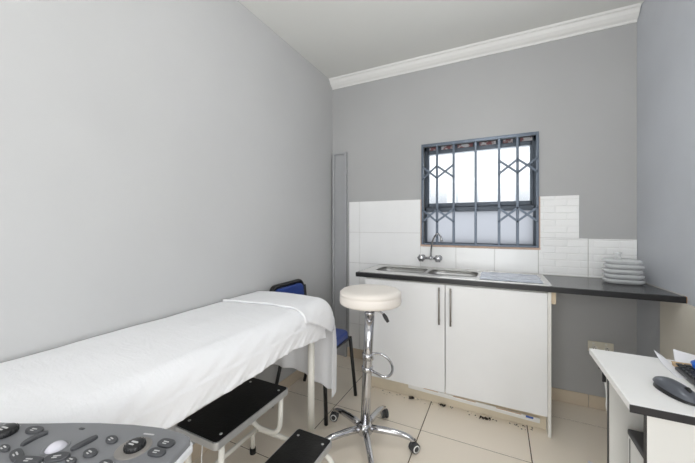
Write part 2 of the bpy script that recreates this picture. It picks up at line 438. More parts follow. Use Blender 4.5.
def top_z(x, y):
    u = (x-BXA)/(BXB-BXA)
    z = .807 + .010*math.sin(PI*min(max(u, 0), 1))
    z += .004*noise.noise(V(x*5, y*2.2, 1.3)) + .0025*noise.noise(V(x*14, y*7, 4.1))
    return z
def hem(y):
    return .644 + .003*math.sin(y*5.1+.4) + .004*noise.noise(V(y*3, 0, 9)) - .14*max(0, y-1.22)
SR = .085; SW = BXB-BXA-.062
def sheet_pt(s, y, lift=0.0, z_end=None):
    """s = distance across from the wall; beyond the edge it rolls over and hangs"""
    W = SW; R = SR
    if s < W:
        x = BXA+s; z = top_z(x, y)+lift
        if s < .02: z -= 0
        return V(x-.006, y, z)
    a = (s-W)/R; z0 = top_z(BXB-.062, y)
    if a < PI/2:
        w_ = .004*math.sin(a)*noise.noise(V(y*17+s*30, s*9, 3.3))
        return V(BXB-.068+(R+lift+w_)*math.sin(a), y, z0-R+(R+lift+w_)*math.cos(a))
    dn = s-W-R*PI/2
    z = z0-R-dn
    k = min(1, dn/.12)
    # soft vertical/diagonal folds growing towards the hem
    wob = k*(.007*noise.noise(V(y*8+dn*9, dn*4, 2.2)) + .010*noise.noise(V(y*19+dn*26, dn*7, 5.5)) + .009*noise.noise(V(y*44+dn*60, dn*12, 7.7)))
    return V(BXB-.068+R+lift+.004+wob+k*.006, y, z)
SY0, SY1 = -.34, 1.53
def f_sheet(u, v):
    y = SY0+(SY1-SY0)*v
    W = SW; tot = W+SR*PI/2+(top_z(BXB, y)-SR-hem(y))
    return sheet_pt(u*tot, y, 0.0)
q = MB(); q.grid(f_sheet, 110, 340)
sh = q.build('bed_sheet', M['sheet'], base=(-1.18, .6, .80))
mod_solid(sh, .0025, 1)
tag(sh, 'long white cotton sheet spread over the examination couch, hem hanging over its side', 'bed sheet')

# second cloth folded over the far end of the couch
CY0 = 1.285
def f_cloth(u, v):
    # u across, v along from fold line towards the far end and down
    slope = CY0 + .05*u           # fold line runs slightly askew
    L1 = 1.575-slope; R = .05; drop = .46
    tot = L1+R*PI/2+drop
    d = v*tot
    over = -.02+.12*min(1, d/L1)**1.3
    W = SW
    s = .004+u*(W+SR*PI/2-.004+over)
    if d < L1:
        p = sheet_pt(s, slope+d, .0075)
        if u > .86: p.x += .006*(u-.86)/.14
        return p
    a = (d-L1)/R
    p = sheet_pt(s, 1.575, .0075)
    if a < PI/2:
        ins = 0 if s < W else 0
        return V(p.x, 1.575+R*math.sin(a), p.z-R+R*math.cos(a))
    dn = d-L1-R*PI/2
    k = min(1, dn/.2)
    fold = .014*math.sin(u*17+.6)*k + .006*math.sin(u*41)*k
    # the spare cloth at the near corner swings out as an ear and back towards the camera
    x = p.x; y = 1.575+R+fold
    e = max(0, (s-W)/(SR*PI/2+over))
    zdrop = p.z-R-dn
    # beyond the corner the cloth is gathered round towards the front
    flare = e*(dn/drop)
    x = min(p.x, BXB+.06) + .030*e*(1-dn/drop) + .012*flare
    y = y - .075*e*e*(1-.35*dn/drop) + .02*math.sin(e*PI)*min(1, dn/.1)
    z = p.z*(1-e)+max(p.z, .70)*e-R-dn*(1-.0*e) + (.02*math.sin(u*6) - .02*u - .075*e)*(dn/drop)
    if e > 0: z = z - .0*e
    return V(x, y, max(z, .25))
q = MB(); q.grid(f_cloth, 64, 90)
cl = q.build('draw_sheet', M['sheet'], base=(-1.18, 1.45, .81))
mod_solid(cl, .002, 1)
tag(cl, 'white cloth folded across the far end of the couch, hanging down in an ear', 'cloth')
# rolled fold at its leading edge
q = MB()
pts = []
for k in range(41):
    u = k/40; s = .004+u*(SW+SR*PI/2-.024)
    p = sheet_pt(s, CY0+.05*u, .010); pts.append(p)
q.tube(pts, [.0065+.0015*math.sin(k*.7) for k in range(41)], 10)
q.build('turned_hem', M['sheet'], cl)

# ------------------------------------------------------------------ two-step stool
st = thing('step_stool', 'two-tread medical step stool with black rubber treads and cream tube frame beside the couch', 'step stool', (-1.0, 1.06, 0))
def tread(x0, x1, y0, y1, z, nm):
    q = MB(); q.plate(rrect(x0, x1, y0, y1, .018), z-.032, z-.003, bev=.003)
    a = q.build(nm, M['alu'], st)
    q = MB(); q.plate(rrect(x0+.006, x1-.006, y0+.006, y1-.006, .014), z-.0032, z, bev=.001)
    q.build('tread_mat', M['rubber_mat'], a)
    for sx, sy in ((x0+.035, y0+.05), (x1-.03, y0+.05), (x0+.035, y1-.05), (x1-.03, y1-.05)):
        q = MB(); q.lathe([(.007, -.0005), (.0065, .0016), (0, .0022)], (sx, sy, z), 12); q.build('screw', M['alu'], a)
tread(-1.242, -.985, .84, 1.305, .408, 'upper_tread')
tread(-.94, -.733, .84, 1.322, .20, 'lower_tread')
for y, yl in ((1.262, 1.282), (.885, .865)):
    # lower arch: rear foot, rail under the lower tread, front foot
    q = MB(); q.tube([(-1.215, yl, .012), (-1.215, yl, .15), (-.715, yl, .15), (-.700, yl, .012)], .0125, 12, fillet=.07)
    fr = q.build('lower_frame', M['cream_metal'], st)
    for x in (-1.215, -.700):
        q = MB(); q.lathe([(0, .001), (.0165, .001), (.0165, .03), (.013, .033)], (x, yl, 0), 14); q.build('rubber_foot', M['rubber'], fr)
    q = MB(); q.tube([(-1.005, y, .38), (-1.012, y, .172), (-1.205, y, .172), (-1.215, y, .38)], .0125, 12, fillet=.075)
    q.build('upper_frame', M['cream_metal'], st)
q = MB(); q.tube([(-1.17, .865, .158), (-1.17, 1.282, .158)], .011, 12); q.build('stretcher', M['cream_metal'], st)
q = MB(); q.tube([(-.80, .865, .154), (-.80, 1.282, .154)], .010, 12); q.build('stretcher', M['cream_metal'], st)
q = MB(); q.tube([(-1.06, .838, .38), (-1.058, .832, .30), (-1.065, .83, .22), (-1.05, .828, .14), (-1.07, .83, .06)], .0018, 8, fillet=.02); q.build('string', M['white_plastic'], st)

# ------------------------------------------------------------------ visitor chair (facing right, back to the left wall)
ch = thing('visitor_chair', 'blue vinyl padded chair with black tube frame behind the couch', 'chair', (-1.15, 1.86, 0))
def slab(pts_fn, name, m, par, nu=14, nv=14, th=.04):
    q = MB(); q.grid(pts_fn, nu, nv); o = q.build(name, m, par); mod_solid(o, th, -1); return o
q = MB(); q.plate(rrect(-1.36, -.985, 1.675, 2.04, .05), .435, .482, bev=.018, seg=4); q.build('seat', M['blue_vinyl'], ch)
q = MB(); q.plate(rrect(-1.37, -.975, 1.665, 2.05, .05), .423, .4355, bev=.002); q.build('seat_pan', M['black_tube'], ch)
def backm(t): # tilt
    return Matrix.Translation((-1.372, 1.85, .472)) @ Matrix.Rotation(math.radians(-7), 4, 'Y') @ Matrix.Rotation(PI/2, 4, 'Z') @ Matrix.Rotation(PI/2, 4, 'X')
bmx = backm(0)
q = MB(); q.plate(rrect(-.165, .165, .06, .335, .045), .004, .03, bev=.012, seg=4, mat=bmx); bk = q.build('backrest', M['blue_vinyl'], ch)
q = MB(); q.plate(rrect(-.195, .195, .035, .365, .06), -.012, .0045, bev=.004, mat=bmx)
q.tube([bmx @ V(x, y, .006) for x, y in rrect(-.182, .182, .047, .352, .055)], .015, 10, closed=True)
q.build('back_frame', M['black_tube'], ch)
for y in (1.672, 2.058):
    q = MB(); q.tube([(-1.345, y, .43), (-1.375, y, .52), (-1.402, y, .78)], .010, 10, fillet=.05); q.build('back_post', M['black_tube'], ch)
for y, x0, x1 in ((1.665, -.985, -.972), (2.048, -.99, -.945), (1.665, -1.30, -1.405), (2.06, -1.30, -1.405)):
    q = MB(); q.tube([(x0, y, .43), (x1, y, .004)], .0125, 12); lg = q.build('leg', M['black_tube'], ch)

# ------------------------------------------------------------------ stool
so = thing('swivel_stool', 'round cream vinyl stool on chrome five-star base with casters, in front of the cabinet', 'stool', (-.69, 1.622, 0))
base = V(-.692, 1.622, 0); seat = V(-.652, 1.613, 0)
q = MB(); R = .174
q.lathe([(0, .815), (R-.012, .815), (R-.003, .821), (R, .832), (R-.001, .862), (R-.004, .866), (R-.001, .870), (R-.002, .882), (R-.016, .893), (R-.05, .897), (0, .899)], (seat.x, seat.y, 0), 56)
q.build('seat', M['cream_vinyl'], so)
q = MB(); q.lathe([(0, .79), (.06, .79), (.12, .806), (.12, .8155), (0, .8155)], (seat.x, seat.y, 0), 32); q.build('seat_plate', M['chrome'], so)
def pole(z): return base.lerp(seat, (z-.05)/.77)+V(0, 0, z)
q = MB(); q.tube([pole(.10), pole(.30), pole(.52), pole(.765)], .0265, 24); q.build('column', M['chrome'], so)
q = MB(); q.tube([pole(.75), pole(.80)], .019, 20); q.lathe([(.0265, 0), (.0285, .003), (.0285, .012), (.0265, .016), (.016, .018)], pole(.752), 24); q.build('piston', M['chrome'], so)
q = MB(); a = pole(.775)
q.tube([a+V(.02, .0, .0), a+V(.05, .02, -.002), a+V(.075, .035, -.03)], .0055, 10, fillet=.02); lv = q.build('gas_lever', M['chrome'], so)
q = MB(); q.tube([a+V(.068, .032, -.02), a+V(.08, .037, -.04), a+V(.092, .043, -.065)], [.008, .012, .009], 12); q.build('lever_grip', M['dark_plastic'], lv)
q = MB(); r_ = V(.897, .443, 0); f_ = V(-.443, .897, 0)
def fr_(a, b, z): return pole(z)+r_*a+f_*b
q.tube([fr_(.02, .025, .512), fr_(.075, .05, .508), fr_(.125, .03, .482), fr_(.145, -.02, .450), fr_(.125, -.06, .428), fr_(.085, -.07, .424), fr_(.02, -.025, .440)], .0075, 12, fillet=.04)
q.lathe([(.0266, -.02), (.032, -.018), (.032, .018), (.0266, .02)], pole(.512), 24); q.lathe([(.0266, -.015), (.032, -.013), (.032, .013), (.0266, .015)], pole(.44), 24)
q.build('foot_ring', M['chrome'], so)
q = MB(); q.lathe([(0, .062), (.038, .064), (.046, .075), (.046, .11), (.034, .122), (.026, .126)], base, 28); q.build('hub', M['chrome'], so)
for k in range(5):
    an = math.radians(13+72*k); d = V(math.cos(an), math.sin(an), 0); p = V(-d.y, d.x, 0)
    q = MB(); q.tube([base+d*.03+V(0, 0, .096), base+d*.12+V(0, 0, .096), base+d*.21+V(0, 0, .090), base+d*.262+V(0, 0, .074), base+d*.277+V(0, 0, .058)], [.019, .018, .0165, .015, .013], 14, fillet=.03)
    lg = q.build('star_leg', M['chrome'], so)
    c0 = base+d*.28; wd = (p*.6+d*.8).normalized(); wa = V(-wd.y, wd.x, 0)
    q = MB(); q.tube([c0+V(0, 0, .072), c0+V(0, 0, .042)], .0075, 10)
    q.lathe([(.0, -.008), (.012, -.008), (.012, .008), (0, .008)], c0+V(0, 0, .046)-wd*.004, 14, wa)
    for s_ in (-1, 1):
        cc = c0+wd*.012*0+V(0, 0, .028)+wa*(.0115*s_)
        q.lathe([(0, -.0085), (.023, -.0095), (.027, -.006), (.027, .006), (.023, .0095), (0, .0085)], cc, 22, wa)
    ca = q.build('caster', M['dark_plastic'], lg)
    for s_ in (-1, 1):
        q = MB(); cc = c0+V(0, 0, .028)+wa*(.0212*s_)
        q.lathe([(.0135, -.0006*s_), (.0205, -.0006*s_), (.0195, .0012*s_), (.0145, .0012*s_)], cc, 22, wa)
        q.build('caster_ring', M['white_plastic'], lg)

# ------------------------------------------------------------------ sink cabinet
cb = thing('sink_cabinet', 'white two-door base cabinet under the sink', 'cabinet', (-.325, 2.38, 0))
q = MB()
q.box(-.912, -.894, 2.172, 2.626, .001, .86); q.box(-.894, .262, 2.172, 2.626, .118, .136); q.box(-.894, .262, 2.614, 2.626, .136, .86)
q.box(-.894, .262, 2.172, 2.19, .80, .86)
q.build('carcass', M['carcass'], cb)
q = MB(); q.box(.262, .279, 2.150, 2.626, .001, .86, .001); q.build('side_panel', M['carcass'], cb)
q = MB(); q.box(-.893, .261, 2.222, 2.236, .001, .1175); q.build('kickboard', M['kick'], cb)
for x0, x1, hx in ((-.912, -.3275, -.362), (-.3225, .2605, -.287)):
    q = MB(); q.box(x0, x1, 2.152, 2.1705, .119, .853, .0012); dr = q.build('door', M['melamine'], cb)
    q = MB(); q.tube([(hx, 2.126, .835), (hx, 2.126, .585)], .0058, 12)
    for z in (.81, .61): q.tube([(hx, 2.126, z), (hx, 2.1525, z)], .0045, 10)
    q.build('handle', M['handle'], dr)
q = MB(); q.box(.2795, .305, 2.17, 2.25, .788, .8605, .002); q.build('timber_cleat', M['wood'], cb)['label'] = 'pale timber cleat screwed under the worktop'

# loose white strip leaning under the doors
a = V(-.585, 2.172, .112); b = V(.225, 2.172, .086)
an = math.atan2(b.z-a.z, b.x-a.x); L = (b-a).length
mt = Matrix.Translation(a) @ Matrix.Rotation(-an, 4, 'Y') @ Matrix.Rotation(math.radians(16), 4, 'X')
pl = thing('loose_strip', 'loose white plastic strip with blue tape end hanging under the cabinet doors', 'strip', (-.18, 2.19, .09))
q = MB(); q.box(0, L, 0, .006, -.034, .0, .001, 1, mt); q.build('strip', M['white_plastic'], pl)
q = MB(); q.box(L-.075, L-.035, -.0012, .0, -.013, .001, 0, 1, mt); q.build('blue_tape', M['bluetape'], pl)
for a_, b_ in ((.24, .10), (.50, .36), (.70, .60)):
    q = MB(); q.box(L-a_, L-b_, -.001, .0, -.003, .001, 0, 1, mt); q.build('dark_seam', M['chip'], pl)
st_ = None

# worktop
WX0, WX1, WY_0, WY_1, WT0, WT1 = -.985, .809, 2.140, 2.626, .863, .897
WXF = wx(WY_0)-.004
b1 = (-.885, -.505, 2.265, 2.52); b2 = (-.478, -.135, 2.265, 2.52)
q = MB(); q.plate([(WX0, WY_0), (WXF, WY_0), (WX1, WY_1), (WX0, WY_1)], WT0, WT1, holes=[[(b1[0]-.015, 2.25), (b2[1]+.015, 2.25), (b2[1]+.015, 2.535), (b1[0]-.015, 2.535)]], bev=.004)
wt = q.build('worktop', M['blacktop'], base=(-.08, 2.38, WT0))
q = MB(); q.box(WX0-.0012, WXF-.001, WY_0-.0015, WY_0+.0003, WT0+.0005, WT1-.0025); q.build('front_edge', M['black_plastic'], wt)
tag(wt, 'long black laminate worktop with chipped front edge running to the right wall', 'worktop')
q = MB(); q.box(WXF-.002, WXF+.0015, WY_0-.001, WY_0+.02, WT0+.001, WT1-.001); q.build('bare_end', M['chip'], wt)['label'] = 'bare chipboard end'
q = MB(); q.box(.28, .805, WY_1-.004, WY_1+.001, WT1, WT1+.003, .001); q.plate([(wx(2.16)-.012, 2.16), (wx(2.16)-.002, 2.16), (WX1-.001, WY_1), (WX1-.010, WY_1)], WT1, WT1+.004); q.build('sealant_bead', M['tgrout'], wt)

# sink
sk = thing('kitchen_sink', 'stainless steel double bowl sink with drainer set on the black worktop', 'sink', (-.35, 2.38, WT1))
def rr(t, r): return rrect(t[0], t[1], t[2], t[3], r)
q = MB(); q.plate(rrect(-.968, .285, 2.160, 2.60, .012), WT1+.0003, WT1+.0045, holes=[rr(b1, .055), rr(b2, .055)], bev=.002)
q.box(-.968, .285, 2.592, 2.602, WT1+.0045, WT1+.009, .002)
q.build('sink_top', M['steel'], sk)
for t_ in (b1, b2):
    q = MB(); tb = bmesh.new(); rings = []
    for ins, z, r in ((-.004, WT1+.0055, .058), (0, WT1+.004, .055), (.004, WT1-.02, .053), (.012, WT1-.13, .05), (.03, WT1-.15, .05), (.06, WT1-.153, .045)):
        rings.append([tb.verts.new((x, y, z)) for x, y in rrect(t_[0]+ins, t_[1]-ins, t_[2]+ins, t_[3]-ins, r)])
    for A, B in zip(rings, rings[1:]):
        for k in range(len(A)): tb.faces.new((A[k], A[(k+1) % len(A)], B[(k+1) % len(A)], B[k]))
    tb.faces.new(rings[-1]); bmesh.ops.recalc_face_normals(tb, faces=tb.faces)
    for f2 in tb.faces: f2.normal_flip() if f2.normal.z < -.5 else None
    q._merge(tb, True); bo = q.build('bowl', M['steel'], sk)
    q = MB(); q.lathe([(0, .0015), (.018, .001), (.022, .003), (.032, .003), (.034, .0)], ((t_[0]+t_[1])/2, (t_[2]+t_[3])/2, WT1-.153), 24); q.build('drain', M['chrome'], bo)
def f_film(u, v):
    x = -.115+.36*u; y = 2.185+.36*v
    e = min(u, 1-u, v, 1-v)
    return V(x+.01*noise.noise(V(v*6, 1, u)), y+.008*noise.noise(V(u*6, 4, v)), WT1+.0058+.0035*abs(noise.noise(V(x*18, y*18, 3)))+.002*abs(noise.noise(V(x*45, y*40, 1))))
q = MB(); q.grid(f_film, 50, 50); q.build('protective_film', M['film'], sk)['label'] = 'crinkled bluish protective film on the drainer'

# tap on the splashback
tp_ = thing('wall_tap', 'chrome wall-mounted tap with gooseneck spout above the sink', 'tap', (-.505, YB-.03, .98))
ty = YB-.052
q = MB()
q.tube([(-.575, ty, .984), (-.445, ty, .984)], .011, 16); q.sphere((-.505, ty, .986), .019)
q.build('body', M['chrome'], tp_)
for x in (-.578, -.442):
    q = MB(); q.lathe([(.011, .0), (.024, .002), (.024, .006), (.012, .010), (.011, .044)], (x, YB-.0092, .984), 24, (0, -1, 0))
    q.build('wall_flange', M['chrome'], tp_)
    q = MB()
    q.lathe([(.012, .0), (.015, .012), (.026, .016), (.0275, .028), (.0275, .038), (.022, .048), (0, .05)], (x, ty, .984), 24, (0, -1, 0))
    for k in range(6):
        a_ = k*PI/3; q.sphere((x+.0265*math.cos(a_), ty-.033, .984+.0265*math.sin(a_)), .006, u=10, v=8)
    q.build('tap_knob', M['chrome'], tp_)
q = MB()
q.tube([(-.505, ty-.002, 1.0), (-.503, ty-.004, 1.05), (-.492, ty-.02, 1.11), (-.466, ty-.05, 1.168), (-.435, ty-.085, 1.193), (-.408, ty-.115, 1.178), (-.398, ty-.126, 1.143)], .0075, 14, fillet=.05)
q.lathe([(.0, -.016), (.0105, -.016), (.0105, .004), (.0075, .006)], (-.398, ty-.126, 1.146), 16)
q.build('spout', M['chrome'], tp_)

# support board on the right wall
q = MB(); q.box(XR-.0195, XR-.0015, 1.62, 2.335, .001, .8625, .001)
o = skew(q.build('support_panel', M['creamboard'], base=(.86, 2.0, 0))); tag(o, 'cream board panel standing against the right wall under the worktop end', 'panel')

# stack of clear plastic containers
def container(z, w, d, cx, cy, lid, label):
    r = thing('plastic_container', label, 'container', (cx, cy, z), 'clear plastic containers on the worktop')
    q = MB(); tb = bmesh.new(); rings = []
    for ins, zz in ((.03, .0), (.012, .003), (.003, .012), (.0, .02), (.004, .026), (.012, .029)):
        rings.append([tb.verts.new((x, y, z+zz)) for x, y in rrect(cx-w/2+ins, cx+w/2-ins, cy-d/2+ins, cy+d/2-ins, .05-ins*.5)])
    for A, B in zip(rings, rings[1:]):
        for k in range(len(A)): tb.faces.new((A[k], A[(k+1) % len(A)], B[(k+1) % len(A)], B[k]))
    tb.faces.new(rings[0][::-1]); q._merge(tb, True); q.build('tray', M['clear'], r)
    q = MB(); q.plate(rrect(cx-w/2+.006, cx+w/2-.006, cy-d/2+.006, cy+d/2-.006, .046), z+.0268, z+.0295, bev=.001); ld = q.build('lid', M['clear'], r)
    if lid:
        q = MB(); q.lathe([(.022, 0), (.022, .004), (.014, .006), (.013, .03), (.020, .034), (.020, .042), (0, .044)], (cx-.02, cy-.01, z+.0295), 20); q.build('cap', M['clear'], r)
    return r
labs = ['clear plastic container, lowest of the stack on the worktop', 'clear plastic container, second from the bottom of the stack on the worktop',
        'clear plastic container, middle of the stack on the worktop', 'clear plastic container, second from the top of the stack on the worktop', 'clear plastic container with small round cap, topmost of the stack on the worktop']
off = [(0, 0), (.003, .003), (-.004, 0), (.002, -.003), (-.006, .002)]
for k in range(5):
    container(WT1+.0008+k*.0302, .20-.004*k, .14, .69+off[k][0], 2.455+off[k][1], k == 4, labs[k])

# socket
ok_ = thing('wall_socket', 'cream double wall socket on the back wall under the worktop', 'socket', (.622, YB-.01, .43))
q = MB(); q.box(.552, .692, YB-.011, YB-.0005, .39, .462, .003); q.build('plate', M['cream_plastic'], ok_)
for x in (.588, .656):
    q = MB(); q.lathe([(.017, 0), (.017, .002), (.015, .002), (.015, .0006), (0, .0006)], (x, YB-.0112, .418), 24, (0, -1, 0))
    sf = q.build('socket_face', M['cream_metal'], ok_)
    for dx, dz in ((0, .007), (-.006, -.004), (.006, -.004)):
        q = MB(); q.lathe([(0, .001), (.0025, .001), (.0025, 0)], (x+dx, YB-.0118, .418+dz), 10, (0, -1, 0)); q.build('pin_hole', M['rubber'], sf)
for x in (.582, .650):
    q = MB(); q.box(x-.006, x+.006, YB-.0145, YB-.011, .441, .456, .001); q.build('rocker_switch', M['cream_metal'], ok_)

# ------------------------------------------------------------------ desk
DZ = .75
dk = thing('computer_desk', 'white computer desk with black edging beside the right wall', 'desk', (.57, 1.36, 0))
q = MB(); q.box(.336, .895, 1.138, 1.578, DZ-.022, DZ, .001); q.build('desktop', M['desk_white'], dk)
q = MB(); q.box(.3345, .895, 1.1345, 1.1381, DZ-.0225, DZ-.0012)
ed = q.build('edge_band', M['black_edge'], dk)
for y0_, nm in ((1.525, 'far_panel'), (1.185, 'near_panel')):
    q = MB(); q.box(.387, .885, y0_, y0_+.016, .001, DZ-.022); p_ = q.build('end_panel', M['desk_panel'], dk)
    q = MB(); q.box(.385, .3872, y0_-.0004, y0_+.0164, .001, DZ-.022); q.build('panel_edging', M['black_edge'], p_)
q = MB(); q.box(.866, .882, 1.201, 1.525, .30, DZ-.022); q.build('modesty_panel', M['desk_panel'], dk)
q = MB(); q.box(.365, .385, 1.565, 1.573, DZ-.075, DZ-.022, .001); q.box(.376, .388, 1.565, 1.573, DZ-.125, DZ-.07, .001); q.build('bracket', M['black_edge'], dk)

# cable hanging behind the desk
q = MB(); q.tube([(.394, 1.60, .70), (.39, 1.60, .65), (.397, 1.602, .60), (.402, 1.602, .555), (.398, 1.60, .515), (.404, 1.604, .49)], .0042, 10, fillet=.03)
o = q.build('hanging_cable', M['white_plastic'], base=(.395, 1.60, .49)); tag(o, 'short white cable hanging behind the far left corner of the desk', 'cable')

# computer box under the desk
pc = thing('computer_tower', 'white computer case with dark grey top standing under the desk', 'computer', (.55, 1.36, 0))
q = MB(); q.box(.432, .62, 1.222, 1.490, .001, .478, .004); q.build('case', M['white_plastic'], pc)
q = MB(); q.box(.431, .621, 1.221, 1.491, .478, .50, .006); q.build('top_cover', M['dark_plastic'], pc)
q = MB(); q.box(.52, .56, 1.30, 1.31, .50, .503, .001); q.build('vent_slot', M['black_plastic'], pc)
q = MB(); q.box(.4305, .432, 1.462, 1.466, .02, .475); q.build('side_seam', M['dark_plastic'], pc)

# mouse
mo = thing('computer_mouse', 'dark grey computer mouse on the white desk', 'mouse', (.475, 1.255, DZ))
ax = V(.35, -.937, 0).normalized(); sx_ = V(.937, .35, 0)
mc = V(.478, 1.262, DZ+.001)
def f_mouse(hs, hh, z0):
    def f(u, v):
        th = 2*PI*u; ph = v*PI/2
        a_ = math.cos(th); b_ = math.sin(th)
        L = .064*math.copysign(abs(a_)**.8, a_); W = .033*math.copysign(abs(b_)**.85, b_)*(1-.12*a_*a_)
        k = math.cos(ph)**.6 if v < 1 else 0
        z = z0+hh*math.sin(ph)**.9*(1-.18*((a_*k)**2))*(1+.12*(-a_*k))
        return mc+ax*(L*k*hs)+sx_*(W*k*hs)+V(0, 0, z)
    return f
q = MB(); q.grid(f_mouse(1.0, .020, .0), 48, 14); q.build('mouse_base', M['black_plastic'], mo)
def f_top(u, v):
    th = 2*PI*u; k = v
    a_ = math.cos(th); b_ = math.sin(th)
    L = .0655*math.copysign(abs(a_)**.8, a_)*k; W = .031*math.copysign(abs(b_)**.85, b_)*k
    z = .012+.0255*math.cos(min(k, 1)*PI/2)**.55 + .004*(-a_*k)
    return mc+ax*L+sx_*W+V(0, 0, z)
q = MB(); q.grid(f_top, 48, 16); q.build('mouse_shell', M['mouse_top'], mo)
q = MB(); q.lathe([(0, -.003), (.008, -.003), (.008, .003), (0, .003)], mc+ax*.036+V(0, 0, .031), 16, sx_); q.build('scroll_wheel', M['rubber'], mo)

# keyboard
kb = thing('computer_keyboard', 'black computer keyboard on the white desk right of the papers', 'keyboard', (.66, 1.30, DZ))
kx0, kx1, ky0, ky1 = .549, .689, 1.145, 1.460
q = MB(); q.box(kx0, kx1, ky0, ky1, DZ+.0065, DZ+.019, .004); q.build('case', M['dark_plastic'], kb)
for x in (kx0+.02, kx1-.02):
    for y in (ky0+.03, ky1-.03):
        q = MB(); q.lathe([(0, 0), (.006, 0), (.006, .007), (0, .007)], (x, y, DZ+.0004), 10); q.build('foot', M['rubber'], kb)
for i in range(6):
    for j in range(16):
        x = kx0+.008+i*.021; y = ky0+.009+j*.0203
        q = MB(); q.box(x, x+.018, y, y+.0175, DZ+.019, DZ+.0255, .002, 1); q.build('key', M['black_plastic'], kb)

# papers, card, blue stapler
def paper(label, c4, z, curl, col='paper'):
    P = [Vector((x, y, 0)) for x, y in c4]
    def f(u, v):
        p = P[0]*(1-u)*(1-v)+P[1]*u*(1-v)+P[2]*u*v+P[3]*(1-u)*v
        return V(p.x, p.y, z+curl*max(0, v-.35)**2*(1-u*.6))
    q = MB(); q.grid(f, 12, 12); o = q.build('paper_sheet', M[col], base=(P[0].x, P[0].y, z)); mod_solid(o, .0004, 1)
    return tag(o, label, 'paper', None)
paper('white sheet of paper lowest beside the keyboard, corner curling up at the far desk edge', [(.531, 1.400), (.572, 1.400), (.556, 1.545), (.545, 1.562)], DZ+.0006, .045)
paper('white sheet of paper with raised tip on top of another, beside the keyboard', [(.533, 1.412), (.570, 1.412), (.556, 1.555), (.533, 1.572)], DZ+.0022, .068)
paper('white sheet of paper standing behind the keyboard, in front of the worktop panel', [(.583, 1.53), (.70, 1.53), (.71, 1.57), (.588, 1.574)], DZ+.001, .10)
q = MB(); q.box(.560, .68, 1.464, 1.514, DZ+.0145, DZ+.017, .0008)
q.box(.562, .678, 1.466, 1.512, DZ+.0005, DZ+.0145, .0008)
o = q.build('card_pad', M['tan'], base=(.64, 1.50, DZ)); tag(o, 'tan card pad lying behind the keyboard', 'card')
bs = thing('blue_stapler', 'bright blue plastic stapler by the keyboard at the desk edge', 'stapler', (.66, 1.45, DZ+.02))
m_ = Matrix.Translation((.588, 1.440, DZ+.0262)) @ Matrix.Rotation(math.radians(-8), 4, 'Z')
q = MB(); q.box(0, .12, -.018, .018, 0, .007, .003, 2, m_); q.build('base', M['blue_plastic'], bs)
q = MB(); q.box(.004, .115, -.014, .014, .012, .030, .006, 3, m_); q.lathe([(0, -.016), (.009, -.016), (.009, .016), (0, .016)], m_ @ V(.006, 0, .014), 16, m_.to_3x3() @ V(0, 1, 0)); q.build('arm', M['blue_plastic'], bs)
q = MB(); q.box(.01, .11, -.009, .009, .007, .012, 0, 1, m_); q.build('magazine', M['dark_plastic'], bs)

# ------------------------------------------------------------------ ultrasound console (bottom left)
PZ = .87
us = thing('ultrasound_console', 'grey ultrasound control console with dark keys and pearl trackball in the near left corner', 'console', (-.72, .15, 0))
K = .951
far = [(-1.0, .225), (-.93, .2515), (-.881, .272), (-.834, .295), (-.789, .319), (-.739, .343), (-.669, .371), (-.609, .390), (-.570, .396), (-.547, .3985), (-.531, .396), (-.522, .389), (-.517, .375), (-.504, .338), (-.475, .25), (-.455, .17), (-.47, .10), (-.55, .06), (-.70, .02), (-.9, -.03), (-1.0, -.06), (-1.02, .08)]
out = [(x*K*1.008, y*K*1.014) for x, y in far][::-1]
def inset(poly, d):
    n = len(poly); r = []
    for i in range(n):
        a, b, c_ = Vector(poly[i-1]), Vector(poly[i]), Vector(poly[(i+1) % n])
        n1 = (b-a).normalized(); n2 = (c_-b).normalized()
        m1 = Vector((-n1.y, n1.x)); m2 = Vector((-n2.y, n2.x)); m_ = (m1+m2).normalized()
        p = b+m_*d/max(.5, m_.dot(m1)); r.append((p.x, p.y))
    return r
area = sum(out[i-1][0]*out[i][1]-out[i][0]*out[i-1][1] for i in range(len(out)))
sg = 1 if area > 0 else -1
q = MB(); q.plate(inset(out, sg*.004), PZ-.012, PZ, bev=.006, seg=3); pn = q.build('control_panel', M['panel_grey'], us)
q = MB(); q.plate(out, PZ-.024, PZ-.0118, bev=.004); q.build('panel_rim', M['panel_light'], us)
q = MB(); q.plate(inset(out, sg*.018), PZ-.044, PZ-.0238); q.build('panel_underside', M['panel_grey'], us)
q = MB(); q.box(-.80, -.66, .02, .14, .14, PZ-.044, .02, 3); q.build('column', M['panel_light'], us)
q = MB(); q.box(-.87, -.55, -.16, .22, .06, .14, .025, 3); q.build('base', M['panel_grey'], us)
for x, y in ((-.82, -.12), (-.60, -.12), (-.82, .18), (-.60, .18)):
    q = MB(); q.lathe([(0, -.015), (.026, -.015), (.03, -.01), (.03, .01), (.026, .015), (0, .015)], (x, y, .0305), 20, (1, 0, 0)); q.tube([(x, y, .04), (x, y, .066)], .012); q.build('caster', M['rubber'], us)
def key(nm, x, y, a_, b_, deg, h, p=2.4, m='key', leg=True):
    x *= K; y *= K
    q = MB(); q.plate(ell(x, y, a_, b_, deg, 28, p), PZ-.001, PZ+h, bev=min(.002, h*.4), seg=2)
    o = q.build(nm, M[m], pn)
    if leg:
        q = MB(); q.plate(ell(x, y, min(.006, a_*.36), .0011, deg, 12, 6), PZ+h, PZ+h+.0003); q.plate(ell(x+.0006, y-.0042, min(.004, a_*.26), .0010, deg, 12, 6), PZ+h, PZ+h+.0003)
        q.build('key_legend', M['legend'], o)
    return o
